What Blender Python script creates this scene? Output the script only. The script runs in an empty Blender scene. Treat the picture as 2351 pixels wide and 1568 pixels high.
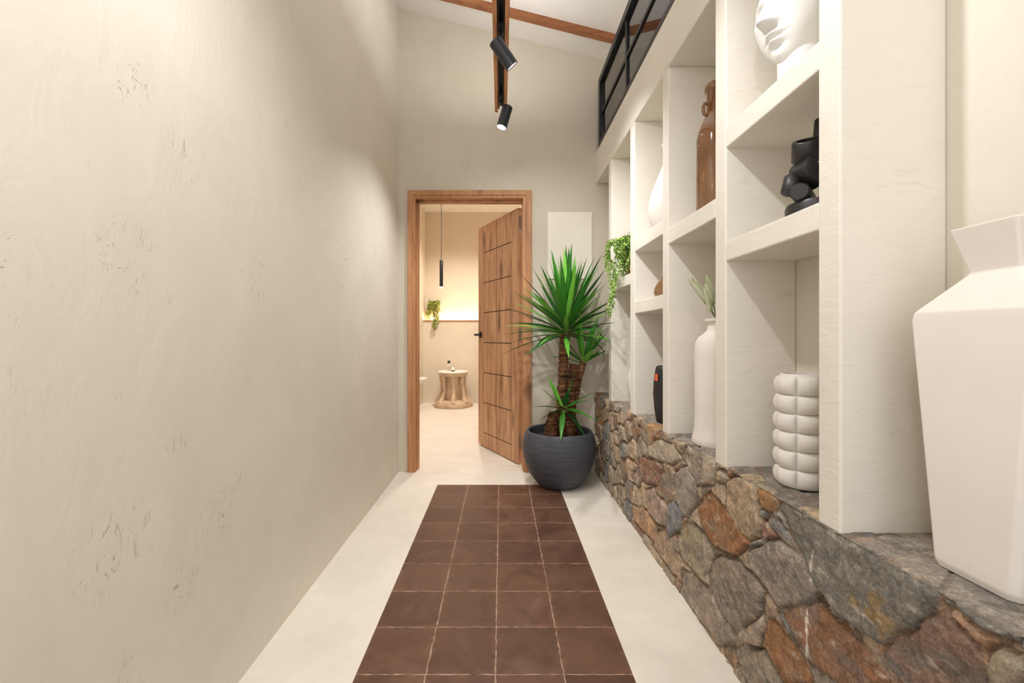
import bpy, bmesh, math, random
import numpy as np
from mathutils import Vector, Matrix, Quaternion
random.seed(7)
RNG = np.random.default_rng(11)
PI = math.pi
scene = bpy.context.scene
COL = scene.collection

# ------------------------------------------------------------------ helpers
def s2l(c):
    return tuple(((v/255)/12.92 if v/255 <= .04045 else ((v/255+.055)/1.055)**2.4) for v in c)

class NT:
    def __init__(self, name):
        self.m = bpy.data.materials.new(name); self.m.use_nodes = True
        self.t = self.m.node_tree; self.b = self.t.nodes['Principled BSDF']
        self.co = None
    def n(self, typ, ins=None, **attrs):
        nd = self.t.nodes.new(typ)
        for k, v in attrs.items(): setattr(nd, k, v)
        for k, v in (ins or {}).items(): self.set(nd.inputs[k], v)
        return nd
    def set(self, sock, v):
        if isinstance(v, bpy.types.NodeSocket): self.t.links.new(v, sock)
        else:
            if sock.type == 'RGBA' and len(v) == 3: v = (*v, 1)
            sock.default_value = v
    def coord(self, scale=(1,1,1)):
        tc = self.n('ShaderNodeTexCoord')
        return self.n('ShaderNodeMapping', {'Vector': tc.outputs['Object'], 'Scale': scale}).outputs[0]
    def noise(self, vec, scale, detail=4, rough=.55, dist=0):
        return self.n('ShaderNodeTexNoise', {'Vector': vec, 'Scale': scale, 'Detail': detail, 'Roughness': rough, 'Distortion': dist}).outputs[0]
    def ramp(self, f, stops):
        r = self.n('ShaderNodeValToRGB', {'Fac': f}); e = r.color_ramp.elements
        while len(e) < len(stops): e.new(.5)
        for i, (p, c) in enumerate(stops):
            e[i].position = p; e[i].color = (*c, 1) if len(c) == 3 else c
        return r.outputs[0]
    def mr(self, f, a, b, c=0, d=1):
        return self.n('ShaderNodeMapRange', {'Value': f, 'From Min': a, 'From Max': b, 'To Min': c, 'To Max': d}).outputs[0]
    def math(self, op, a, b=0.0):
        return self.n('ShaderNodeMath', {0: a, 1: b}, operation=op).outputs[0]
    def mix(self, f, a, b, mode='MIX'):
        nd = self.n('ShaderNodeMix', data_type='RGBA', blend_type=mode)
        self.set(nd.inputs[0], f); self.set(nd.inputs[6], a); self.set(nd.inputs[7], b)
        return nd.outputs[2]
    def bump(self, h, strength=.3, dist=.01, normal=None):
        ins = {'Height': h, 'Strength': strength, 'Distance': dist}
        if normal is not None: ins['Normal'] = normal
        return self.n('ShaderNodeBump', ins).outputs[0]
    def out(self, color=None, rough=None, normal=None, metal=None, spec=None):
        for k, v in (('Base Color', color), ('Roughness', rough), ('Normal', normal), ('Metallic', metal), ('Specular IOR Level', spec)):
            if v is not None: self.set(self.b.inputs[k], v)
        return self.m

def simple(name, rgb, rough=.6, var=.12, scale=6, bump=.0, bscale=40, metal=0, spec=None):
    k = NT(name); v = k.coord(); c = s2l(rgb)
    f = k.noise(v, scale)
    dark = tuple(x*(1-var) for x in c); lite = tuple(min(1, x*(1+var)) for x in c)
    col = k.ramp(f, [(.3, dark), (.7, lite)])
    nrm = k.bump(k.noise(v, bscale), bump, .005) if bump else None
    return k.out(col, rough, nrm, metal, spec)

def emit(name, rgb, strength):
    k = NT(name)
    c = s2l(rgb)
    k.out(c, .5)
    k.set(k.b.inputs['Emission Color'], c); k.b.inputs['Emission Strength'].default_value = strength
    return k.m

def link(name, me, mat=None, parent=None, smooth=None):
    o = bpy.data.objects.new(name, me); COL.objects.link(o)
    if mat: me.materials.append(mat)
    if parent: o.parent = parent
    if smooth is not None:
        me.polygons.foreach_set('use_smooth', [True]*len(me.polygons))
        if smooth < 180: me.set_sharp_from_angle(angle=math.radians(smooth))
    return o

class MB:
    def __init__(self): self.b = bmesh.new()
    def box(self, x0, x1, y0, y1, z0, z1, bev=0, mat=None):
        r = bmesh.ops.create_cube(self.b, size=1)
        vs = r['verts']
        for v in vs:
            v.co = Vector(((x0+x1)/2+v.co.x*(x1-x0), (y0+y1)/2+v.co.y*(y1-y0), (z0+z1)/2+v.co.z*(z1-z0)))
        if bev:
            es = list({e for v in vs for e in v.link_edges})
            r = bmesh.ops.bevel(self.b, geom=es, offset=bev, segments=2, affect='EDGES', profile=.5)
            vs = list({v for f in r['faces'] for v in f.verts} | {v for v in vs if v.is_valid})
        if mat is not None: bmesh.ops.transform(self.b, matrix=mat, verts=vs)
        return self
    def poly(self, pts, faces):
        vs = [self.b.verts.new(p) for p in pts]
        for f in faces: self.b.faces.new([vs[i] for i in f])
        return self
    def lathe(self, prof, n=48, center=(0,0,0), fn=None, mat=None):
        c = Vector(center); rings = []; new = []
        for r, z in prof:
            if r < 1e-6:
                v = self.b.verts.new(c+Vector((0,0,z))); rings.append([v]); new.append(v); continue
            ring = []
            for i in range(n):
                a = 2*PI*i/n; rr = r if fn is None else fn(r, z, a)
                v = self.b.verts.new(c+Vector((rr*math.cos(a), rr*math.sin(a), z))); ring.append(v)
            rings.append(ring); new += ring
        for A, B in zip(rings, rings[1:]):
            for i in range(n):
                j = (i+1) % n
                if len(A) == 1 and len(B) == 1: continue
                if len(A) == 1: self.b.faces.new((A[0], B[j], B[i]))
                elif len(B) == 1: self.b.faces.new((A[i], A[j], B[0]))
                else: self.b.faces.new((A[i], A[j], B[j], B[i]))
        if mat is not None: bmesh.ops.transform(self.b, matrix=mat, verts=new)
        return self
    def tube(self, pts, rad, n=10, fn=None, cap=True):
        pts = [Vector(p) for p in pts]
        if not hasattr(rad, '__len__'): rad = [rad]*len(pts)
        up = None; rings = []
        for i, p in enumerate(pts):
            t = (pts[min(i+1, len(pts)-1)]-pts[max(i-1, 0)]).normalized()
            if up is None:
                up = t.orthogonal().normalized()
            up = (up - t*up.dot(t)).normalized(); side = t.cross(up)
            ring = []
            for k in range(n):
                a = 2*PI*k/n; r = rad[i] if fn is None else rad[i]*fn(i, a)
                ring.append(self.b.verts.new(p+up*math.cos(a)*r+side*math.sin(a)*r))
            rings.append(ring)
        for A, B in zip(rings, rings[1:]):
            for k in range(n):
                self.b.faces.new((A[k], A[(k+1)%n], B[(k+1)%n], B[k]))
        if cap:
            self.b.faces.new(rings[0][::-1]); self.b.faces.new(rings[-1])
        return self
    def build(self, name, mat, parent=None, smooth=None):
        bmesh.ops.recalc_face_normals(self.b, faces=self.b.faces)
        me = bpy.data.meshes.new(name); self.b.to_mesh(me); self.b.free()
        return link(name, me, mat, parent, smooth)

def pydata(name, verts, faces, mat, parent=None, smooth=None, cols=None):
    me = bpy.data.meshes.new(name); me.from_pydata([tuple(v) for v in verts], [], faces); me.update()
    if cols is not None:
        at = me.color_attributes.new('Col', 'FLOAT_COLOR', 'POINT')
        a = np.ones((len(verts), 4), np.float32); a[:, :3] = cols
        at.data.foreach_set('color', a.ravel())
    return link(name, me, mat, parent, smooth)

def thing(name, label, cat, loc=(0,0,0), group=None):
    o = bpy.data.objects.new(name, None); COL.objects.link(o); o.location = loc
    o.empty_display_size = .1
    tag(o, label, cat, group); return o
def tag(o, label=None, cat=None, group=None, kind=None):
    if label: o['label'] = label
    if cat: o['category'] = cat
    if group: o['group'] = group
    if kind: o['kind'] = kind
    return o
def struct(name, mb, mat, label=None, parent=None, smooth=None):
    o = mb.build(name, mat, parent, smooth)
    tag(o, label, None, None, 'structure'); return o

# ------------------------------------------------------------------ dimensions
H = .975; F = 970.0
XL, YE = -.742, 3.07            # side wall, end wall
XC, XB = .69, .907              # cabinet front, niche back
ZT, ZH0, ZH1 = .58, 2.093, 2.317
def ceil_z(x): return 3.184-.254*x

# ------------------------------------------------------------------ materials
def plaster(name, rgb, var=.05, scr=True, marks=()):
    k = NT(name); v = k.coord(); c = s2l(rgb)
    big = k.noise(v, 1.6, 5, .6, .6)
    vs = k.coord((1, 1, .45)); fine = k.noise(vs, 9, 6, .65, 1.2)
    col = k.ramp(big, [(.28, tuple(x*(1-var*1.3) for x in c)), (.72, tuple(min(1, x*(1+var)) for x in c))])
    col = k.mix(k.mr(fine, .35, .75, 0, .35), col, tuple(x*(.93 if i < 2 else .88) for i, x in enumerate(c)))
    h = k.math('ADD', k.math('MULTIPLY', fine, .5), k.math('MULTIPLY', k.noise(v, 45, 4), .12))
    if scr:
        s1 = k.noise(k.coord((1, 1, .35)), 34, 3, .6, 2.5)
        mask = k.mr(k.noise(v, 3.1, 2), .58, .70)
        for (x, y, z, r) in marks:
            geo = k.n('ShaderNodeTexCoord').outputs['Object']
            d = k.n('ShaderNodeVectorMath', {0: geo, 1: (x, y, z)}, operation='DISTANCE').outputs['Value']
            mask = k.math('MAXIMUM', mask, k.mr(d, r*.35, r, .9, 0))
        line = k.mr(s1, .60, .70)
        sc = k.math('MULTIPLY', line, mask)
        col = k.mix(k.math('MULTIPLY', sc, .42), col, s2l((150, 138, 118)))
        pit = k.math('MULTIPLY', k.mr(k.noise(k.coord((1, .8, 1.2)), 62, 2, .5, 1.5), .66, .72), mask)
        col = k.mix(k.math('MULTIPLY', pit, .5), col, s2l((112, 100, 80)))
        h = k.math('SUBTRACT', h, k.math('MULTIPLY', sc, .4))
    return k.out(col, .62, k.bump(h, .38, .012), spec=.25)

MARKS = [(XL, .837, 1.135, .09), (XL, .847, 1.486, .07), (XL, .986, 1.397, .07), (XL, 1.285, 1.167, .10), (XL, 1.107, .49, .10),
         (XL, .818, .566, .11), (XL, .973, .729, .05), (XL, .637, 1.057, .09), (XL, 1.18, .543, .07), (XL, .98, .40, .08)]
m_wall = plaster('beige_microcement', (226, 219, 207), .075, True, MARKS)
m_wall2 = plaster('pale_microcement', (218, 211, 199), .04)
m_end = plaster('end_wall_plaster', (206, 197, 182), .05)
m_niche = plaster('niche_plaster', (220, 214, 202), .04)
def brushed(name, rgb):
    k = NT(name); c = s2l(rgb)
    f = k.noise(k.coord((2.2, 2.2, 9)), 5, 6, .65, 1.6); g = k.noise(k.coord(), 3, 4, .6, .5)
    col = k.ramp(g, [(.3, tuple(x*.94 for x in c)), (.7, tuple(min(1, x*1.03) for x in c))])
    st = k.mr(f, .60, .72)
    col = k.mix(k.math('MULTIPLY', st, .16), col, s2l((168, 160, 132)))
    return k.out(col, .6, k.bump(f, .22, .01), spec=.25)
m_shelf = brushed('shelf_plaster', (230, 225, 215))
m_ceil = simple('white_ceiling_paint', (226, 222, 216), .8, .02)
m_bath = plaster('bathroom_plaster', (226, 214, 196), .05, scr=False)

def floor_mat():
    k = NT('cream_microcement_floor'); v = k.coord(); c = s2l((235, 228, 217))
    a = k.noise(v, 2.2, 6, .6, .8); b = k.noise(v, 14, 5, .6)
    col = k.ramp(a, [(.3, tuple(x*.9 for x in c)), (.7, tuple(min(1, x*1.04) for x in c))])
    col = k.mix(k.mr(b, .4, .8, 0, .18), col, s2l((205, 190, 160)))
    return k.out(col, k.mr(b, .3, .7, .38, .55), k.bump(b, .08, .004), spec=.35)
m_floor = floor_mat()

def wood(name, dark, mid, lite, axis='z', rough=.5, scale=1.0):
    k = NT(name)
    st = {'z': (14, 14, 1.1), 'x': (1.1, 14, 14), 'y': (14, 1.1, 14)}[axis]
    v = k.coord(tuple(q*scale for q in st))
    n1 = k.noise(v, 1.5, 6, .62, 1.0); n2 = k.noise(v, 9, 4, .6, .5)
    col = k.ramp(n1, [(.28, s2l(dark)), (.5, s2l(mid)), (.74, s2l(lite))])
    col = k.mix(k.mr(n2, .5, .8, 0, .5), col, s2l(dark))
    kn = k.n('ShaderNodeTexVoronoi', {'Vector': k.coord({'z': (5, 5, 1.6), 'x': (1.6, 5, 5), 'y': (5, 1.6, 5)}[axis]), 'Scale': 1.6}).outputs[0]
    col = k.mix(k.mr(kn, .04, .30, .8, 0), col, s2l(tuple(q*.62 for q in dark)))
    return k.out(col, rough, k.bump(n2, .12, .003), spec=.4)
m_door = wood('oak_veneer', (132, 92, 62), (188, 143, 107), (212, 171, 134))
m_frame = wood('door_frame_wood', (148, 98, 62), (184, 132, 90), (202, 152, 110))
m_beam = wood('stained_beam_wood', (112, 66, 38), (150, 96, 60), (174, 118, 80), 'x')
m_rail = wood('rail_wood', (168, 112, 72), (196, 140, 98), (212, 160, 118), 'y')
m_groove = simple('groove_shadow_line', (74, 46, 27), .8, .1)
m_black = simple('black_metal', (18, 20, 23), .42, .15, 12)
m_dgrey = simple('anthracite_metal', (47, 50, 57), .38, .08, 20)
m_steel = simple('brushed_steel', (190, 190, 192), .3, .05, 30, metal=.9)
m_ceramic = simple('white_ceramic', (224, 220, 214), .45, .015, 5, spec=.4)
m_matte = simple('matte_white_stoneware', (230, 224, 217), .75, .02, 8, .06, 90, spec=.25)
m_bust = simple('white_plaster_cast', (226, 225, 223), .55, .01, 6, spec=.35)
m_soil = simple('dark_potting_soil', (42, 33, 26), .95, .4, 60, .8, 80)
m_blk_clay = simple('black_clay', (37, 36, 37), .42, .15, 14, .08, 60)
m_panel = plaster('panel_paint', (236, 230, 217), .03, scr=False)
m_stool = simple('weathered_driftwood', (200, 176, 148), .75, .22, 9, .5, 30)
m_stooltop = simple('white_stool_top', (240, 232, 222), .5, .02)
m_terra = simple('woven_terracotta', (150, 92, 58), .8, .25, 30, .6, 90)
m_lens = emit('lamp_lens', (255, 246, 232), 14)
m_lens_dim = emit('lamp_lens_side', (255, 240, 220), 2.2)
m_led = emit('led_strip_glow', (255, 228, 190), 40)

def pot_mat():
    k = NT('charcoal_fibreclay'); v = k.coord((1.2, 1.2, 16)); c = s2l((72, 73, 80))
    a = k.noise(v, 6, 5, .6, .4)
    col = k.ramp(a, [(.3, tuple(x*.72 for x in c)), (.7, tuple(x*1.3 for x in c))])
    return k.out(col, .62, k.bump(a, .3, .006), spec=.35)
m_pot = pot_mat()

def glass_amber():
    k = NT('amber_glass'); v = k.coord((1, 1, .4))
    f = k.noise(v, 7, 3, .5, 1.0)
    col = k.ramp(f, [(.3, s2l((150, 104, 66))), (.7, s2l((206, 160, 116)))])
    k.out(col, .07, spec=.6)
    k.b.inputs['Transmission Weight'].default_value = .7
    k.b.inputs['IOR'].default_value = 1.45
    k.b.inputs['Coat Weight'].default_value = .5
    return k.m
m_amber = glass_amber()

def glass_clear(name, tint, rough=.02):
    k = NT(name); k.out(tint, rough)
    k.b.inputs['Transmission Weight'].default_value = 1
    k.b.inputs['IOR'].default_value = 1.48
    return k.m
m_glass = glass_clear('darkened_window_glass', (.30, .30, .32))  # grey tint put in so the loft behind the panes looks dark
m_clear = glass_clear('clear_bottle_glass', (.95, .93, .9))

def attr_mat(name, rough=.55, spec=.3, nscale=60, nvar=.25, bump=.0, trans=0):
    k = NT(name); v = k.coord()
    a = k.n('ShaderNodeAttribute', attribute_name='Col').outputs['Color']
    f = k.noise(v, nscale, 5, .65)
    g = k.ramp(f, [(.25, (1-nvar,)*3), (.75, (1+nvar,)*3)])
    col = k.mix(1.0, a, g, 'MULTIPLY')
    nrm = k.bump(f, bump, .006) if bump else None
    return k.out(col, rough, nrm, spec=spec)
m_leaf = attr_mat('yucca_leaf', .42, .45, 25, .14)
m_trail = attr_mat('trailing_leaf', .55, .3, 30, .15)
m_dry = attr_mat('dried_stem', .7, .2, 40, .15)

def bark_mat():
    k = NT('yucca_bark'); v = k.coord((1, 1, 1))
    rings = k.noise(k.coord((9, 9, 60)), 1.0, 4, .6, .6)
    col = k.ramp(rings, [(.32, s2l((42, 27, 18))), (.52, s2l((106, 72, 48))), (.72, s2l((160, 120, 86)))])
    return k.out(col, .85, k.bump(rings, .7, .01), spec=.2)
m_bark = bark_mat()

def stone_mat():
    k = NT('schist_fieldstone'); v = k.coord()
    a = k.n('ShaderNodeAttribute', attribute_name='Col').outputs['Color']
    n1 = k.noise(v, 26, 8, .72, .6); n2 = k.noise(v, 190, 6, .75); n3 = k.noise(v, 9, 4, .6, 1.0)
    g = k.ramp(n1, [(.28, (.46, .46, .47)), (.5, (1.0, .99, .98)), (.72, (1.6, 1.57, 1.52))])
    col = k.mix(1.0, a, g, 'MULTIPLY')
    g2 = k.ramp(n2, [(.3, (.45, .45, .46)), (.7, (1.6, 1.57, 1.52))])
    col = k.mix(.85, col, g2, 'MULTIPLY')
    h = k.math('ADD', k.math('MULTIPLY', n1, .7), k.math('MULTIPLY', n2, .3))
    return k.out(col, k.mr(n3, .3, .7, .5, .78), k.bump(h, .85, .012), spec=.35)
m_stone = stone_mat()

# ------------------------------------------------------------------ shell
struct('floor', MB().box(-1.8, 1.7, -1.5, 6.7, -.06, 0), m_floor)
FLOOR = bpy.data.objects['floor']
struct('wall_left', MB().box(XL-.12, XL, -.8, YE, 0, 3.6), m_wall)
e = MB()
e.box(XL-.3, -.674, YE, YE+.13, 0, 3.6); e.box(.222, 1.7, YE, YE+.13, 0, 3.6); e.box(-.674, .222, YE, YE+.13, 2.04, 3.6)
struct('wall_end', e, m_end)
c = MB()
x0, x1 = -.9, 1.75
c.poly([(x0, -.8, ceil_z(x0)), (x1, -.8, ceil_z(x1)), (x1, YE+.1, ceil_z(x1)), (x0, YE+.1, ceil_z(x0)),
        (x0, -.8, ceil_z(x0)+.08), (x1, -.8, ceil_z(x1)+.08), (x1, YE+.1, ceil_z(x1)+.08), (x0, YE+.1, ceil_z(x0)+.08)],
       [(0,1,2,3), (7,6,5,4), (0,4,5,1), (1,5,6,2), (2,6,7,3), (3,7,4,0)])
struct('ceiling', c, m_ceil)
b = MB()
x0, x1 = XL, .76
b.poly([(x, y, ceil_z(x)-d) for d in (0.036, -.01) for y in (2.805, 2.853) for x in (x0, x1)],
       [(0,1,3,2), (4,6,7,5), (0,4,5,1), (2,3,7,6), (0,2,6,4), (1,5,7,3)])
struct('trim_1', b, m_beam, 'reddish-brown wooden batten across the sloping white ceiling')
struct('wall_right', MB().box(XB, XB+.1, -.8, YE, 0, ZH1-.002), m_niche)
u = MB(); u.box(.76, .82, -.8, YE, 2.80, 3.05); struct('wall_right_upper', u, m_wall2)
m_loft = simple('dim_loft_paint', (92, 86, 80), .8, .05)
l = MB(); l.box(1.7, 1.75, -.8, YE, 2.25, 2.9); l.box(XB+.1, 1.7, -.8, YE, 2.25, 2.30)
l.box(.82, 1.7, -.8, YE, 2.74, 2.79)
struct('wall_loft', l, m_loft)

# bathroom
ZB = 1.22
struct('wall_bathroom_left', MB().box(-1.30, -1.16, YE+.13, 6.6, 0, 2.9), m_bath)
bb = MB(); bb.box(-1.3, 1.4, 6.3, 6.48, 0, ZB); bb.box(-1.3, 1.4, 6.48, 6.6, 0, 2.9)
struct('wall_bathroom_back', bb, m_bath)
struct('wall_bathroom_right', MB().box(1.3, 1.4, YE+.13, 6.3, 0, 2.9), m_bath)
struct('ceiling_bathroom', MB().box(-1.3, 1.4, YE+.13, 6.6, 2.9, 2.98), m_ceil)
struct('trim_2', MB().box(-1.16, 1.3, 6.288, 6.318, ZB, ZB+.014), m_frame, 'thin wooden lip along the bathroom wall ledge')
led = MB().box(-1.15, 1.29, 6.335, 6.352, ZB+.001, ZB+.010).build('led_strip', m_led)
tag(led, 'glowing warm light strip lying along the bathroom wall ledge', 'light strip')

# ------------------------------------------------------------------ tile runner
def tile_mat():
    k = NT('brown_cement_tile'); v = k.coord()
    a = k.n('ShaderNodeAttribute', attribute_name='Col').outputs['Color']
    n1 = k.noise(v, 7, 6, .62, .9); n2 = k.noise(v, 30, 4, .6)
    col = k.mix(1.0, a, k.ramp(n1, [(.3, (.78, .77, .76)), (.7, (1.22, 1.22, 1.22))]), 'MULTIPLY')
    hz = k.mr(k.noise(k.coord((1, 1, 1)), 3.3, 4, .6, 1.4), .55, .78, 0, .32)
    col = k.mix(hz, col, s2l((150, 120, 100)))
    return k.out(col, k.mr(n1, .3, .7, .38, .58), k.bump(n2, .06, .003), spec=.4)
m_tile = tile_mat()
def tile_runner():
    xs = [-.4185, -.2165, -.0155, .182, .381]
    ys = [2.793]+[1.2203+.2*k for k in range(7, -14, -1)]
    V, Fc, C = [], [], []
    for i in range(4):
        for j in range(len(ys)-1):
            g = .0016
            xa, xb, ya, yb = xs[i]+g, xs[i+1]-g, ys[j+1]+g, ys[j]-g
            if i == 0: xa -= g
            if i == 3: xb += g
            base = np.array(s2l((113, 79, 61)))*.74*random.uniform(.86, 1.14)*np.array([1, random.uniform(.97, 1.03), random.uniform(.95, 1.06)])
            n0 = len(V); N = 12; jit = .0017
            for q in range(N+1):
                for p in range(N+1):
                    x = xa+(xb-xa)*p/N; y = ya+(yb-ya)*q/N
                    edge = p in (0, N) or q in (0, N)
                    if (p == 0 and i > 0) or (p == N and i < 3): x += random.uniform(-jit, jit)
                    if q in (0, N): y += random.uniform(-jit, jit)
                    V.append((x, y, .0022 if edge else .0030)); C.append(base*(1.35 if edge and random.random() < .4 else 1.0))
            for q in range(N):
                for p in range(N):
                    a = n0+q*(N+1)+p; Fc.append((a, a+1, a+N+2, a+N+1))
    o = pydata('tile_inlay', V, Fc, m_tile, FLOOR, 60, np.array(C))
    tag(o, 'runner of square dark brown tiles with pale grout', kind='structure')
    g = MB().box(xs[0], xs[-1], ys[-1], ys[0], .0004, .0017).build('tile_grout', simple('pale_grout', (176, 146, 126), .85, .2, 40), FLOOR)
    tag(g, 'pale pinkish-tan grout', kind='structure')
tile_runner()

# ------------------------------------------------------------------ door
door = bpy.data.objects.new('door_1', None); COL.objects.link(door); door.location = (-.226, YE, 0)
tag(door, 'open oak door with its wooden frame at the corridor end', kind='structure')
def rel(o, p):
    o.parent = p; o.matrix_parent_inverse = Matrix.Translation(p.location).inverted(); return o
f = MB()
A0, A1, B0, B1, ZA, ZI = -.674, .222, -.620, .160, 2.040, 1.985
y0, y1 = YE-.022, YE+.135
f.box(A0, A0+.036, y0, y0+.05, 0, ZA, .002); f.box(A1-.036, A1, y0, y0+.05, 0, ZA, .002); f.box(A0+.036, A1-.036, y0, y0+.05, ZA-.036, ZA, .002)
f.box(A0+.004, B0, y0+.010, y1, 0, ZA-.004); f.box(B1, A1-.004, y0+.010, y1, 0, ZA-.004); f.box(B0, B1, y0+.010, y1, ZI, ZA-.004)
f.box(B0, B0+.012, y0+.07, y1-.045, 0, ZI); f.box(B1-.003, B1+.01, y0+.07, y1-.045, 0, ZI); f.box(B0, B1, y0+.07, y1-.045, ZI-.014, ZI)
rel(f.build('door_frame', m_frame), door)
# leaf: local x along leaf from hinge (0) to free edge (.70), local y = thickness (visible face at y=0), z up
hx, hy = .131, 3.226
dirv = Vector((-.479, .878, 0)).normalized()
nrm = Vector((-dirv.y, dirv.x, 0))      # (-.878,-.479): face seen from corridor
ML = Matrix((( dirv.x, -nrm.x, 0, hx), (dirv.y, -nrm.y, 0, hy), (0, 0, 1, 0), (0, 0, 0, 1)))
LW, LT, Z0, Z1 = .70, .038, .014, 1.966
lf = MB(); gv = .007
xs = [0, .105, .35, .595, LW]; zs = [Z0, .135, .40, .665, .93, 1.195, 1.46, 1.725, Z1]
lf.box(0, LW, .0045, LT, Z0, Z1)
for i in range(4):
    for j in range(8):
        a = xs[i]+(gv/2 if i else 0); bq = xs[i+1]-(gv/2 if i < 3 else 0)
        if i in (0, 3):   # edge stiles run the full height
            if j: continue
            lf.box(a, bq, 0, .006, Z0, Z1, .0012)
        else:
            lf.box(a, bq, 0, .006, zs[j]+(gv/2 if j else 0), zs[j+1]-(gv/2 if j < 7 else 0), .0012)
leaf = lf.build('door_leaf', m_door); leaf.matrix_world = ML
leaf.parent = door; leaf.matrix_parent_inverse = Matrix.Translation(door.location).inverted()
def leafpart(name, mb, mat, label=None, smooth=None):
    o = mb.build(name, mat, leaf, smooth)
    if label: o['label'] = label
    return o
gm = MB()
for x in xs[1:-1]: gm.box(x-gv/2, x+gv/2, .003, .0055, Z0, Z1)
for z in zs[1:-1]: gm.box(xs[1], xs[3], .003, .0055, z-gv/2, z+gv/2)
leafpart('groove_line', gm, m_groove)
hm = MB(); hx_ = .655
hm.box(hx_-.026, hx_+.026, -.008, 0, 1.0-.026, 1.0+.026, .002)
hm.lathe([(0, 0), (.010, 0), (.010, .045), (0, .045)], 14, mat=Matrix.Translation((hx_, -.006, 1.0)) @ Matrix.Rotation(PI/2, 4, 'X'))
hm.box(hx_-.115, hx_+.010, -.062, -.046, 1.0-.010, 1.0+.010, .003)
leafpart('door_handle', hm, m_black, 'square black lever handle', 40)
for z in (1.857, 1.0, .175):
    q = MB().box(-.0022, .0006, .006, LT-.004, z-.05, z+.05); q.lathe([(0, -.052), (.006, -.052), (.006, .052), (0, .052)], 12, (-.004, LT+.003, z))
    leafpart('hinge', q, m_steel, 'metal butt hinge')

# ------------------------------------------------------------------ end wall panel
p = MB().box(.339, .661, YE-.010, YE-.0005, 1.40, 1.884, .002).build('wall_panel', m_panel)
tag(p, 'flat pale rectangular cover panel on the end wall beside the doorway', 'panel')

# ------------------------------------------------------------------ shelving
sh = thing('built_in_shelving', 'cream plastered built-in shelves standing on the stone half wall', 'shelves', (XC, 1.96, ZT))
def shp(name, *b):
    o = MB().box(*b, .004).build(name, m_shelf, None); rel(o, sh); return o
UP = [(.859, .919), (1.297, 1.361), (1.743, 1.804), (2.184, 2.255), (2.640, 2.704)]
for a, bq in UP: shp('upright', XC, XB-.0005, a, bq, ZT-.006, ZH0)
shp('header', XC, XB-.0005, -.8, YE-.001, ZH0, ZH1)
for (u0, u1, za, zb) in [(0, 1, 1.209, 1.270), (0, 1, 1.557, 1.620), (1, 2, 1.360, 1.424), (2, 3, 1.098, 1.160), (2, 3, 1.417, 1.480), (3, 4, 1.260, 1.320)]:
    shp('shelf', XC+.0006, XB-.0005, UP[u0][1]-.002, UP[u1][0]+.002, za, zb)

# ------------------------------------------------------------------ window over the shelves
win = bpy.data.objects.new('window_1', None); COL.objects.link(win); win.location = (XC, 2, ZH1)
tag(win, 'long black-framed interior window above the shelving', kind='structure')
WZ = 2.797; wx0, wx1 = .690, .735
w = MB()
YS = -.78
w.box(wx0, wx1, 2.95, 2.992, ZH1, WZ, .001); w.box(wx0, wx1, YS, 2.95, WZ-.042, WZ, .001); w.box(wx0, wx1, YS, 2.95, ZH1, ZH1+.03, .001)
w.box(wx0+.002, .765, YS, 2.99, WZ-.002, WZ+.006)
rel(w.build('window_frame', m_black), win)
yy = [2.95, 2.367, 1.74, 1.13, .52, -.1, YS]
for a in yy[1:-1]: rel(MB().box(.700, .724, a-.012, a+.012, ZH1+.03, WZ-.042).build('mullion', m_black), win)
rel(MB().box(.701, .723, YS, 2.95, 2.536, 2.556).build('transom_bar', m_black), win)
for a, bq in zip(yy, yy[1:]):
    rel(MB().box(.709, .715, bq+.001, a-.001, ZH1+.028, WZ-.040).build('glass_pane', m_glass), win)

# ------------------------------------------------------------------ stone half wall
def vnoise(u, v, s, seed):
    r = np.random.default_rng(seed).random((64, 64))
    x, y = u*s, v*s
    xi, yi = np.floor(x).astype(int), np.floor(y).astype(int); fx, fy = x-xi, y-yi
    fx, fy = fx*fx*(3-2*fx), fy*fy*(3-2*fy)
    g = lambda a, b: r[a % 64, b % 64]
    return (g(xi, yi)*(1-fx)+g(xi+1, yi)*fx)*(1-fy)+(g(xi, yi+1)*(1-fx)+g(xi+1, yi+1)*fx)*fy
def fbm(u, v, s, seed, o=4):
    t = 0; a = .5; n = 0
    for i in range(o): t = t+a*vnoise(u, v, s*2**i, seed+i); n += a; a *= .55
    return t/n
SX = .680
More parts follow.
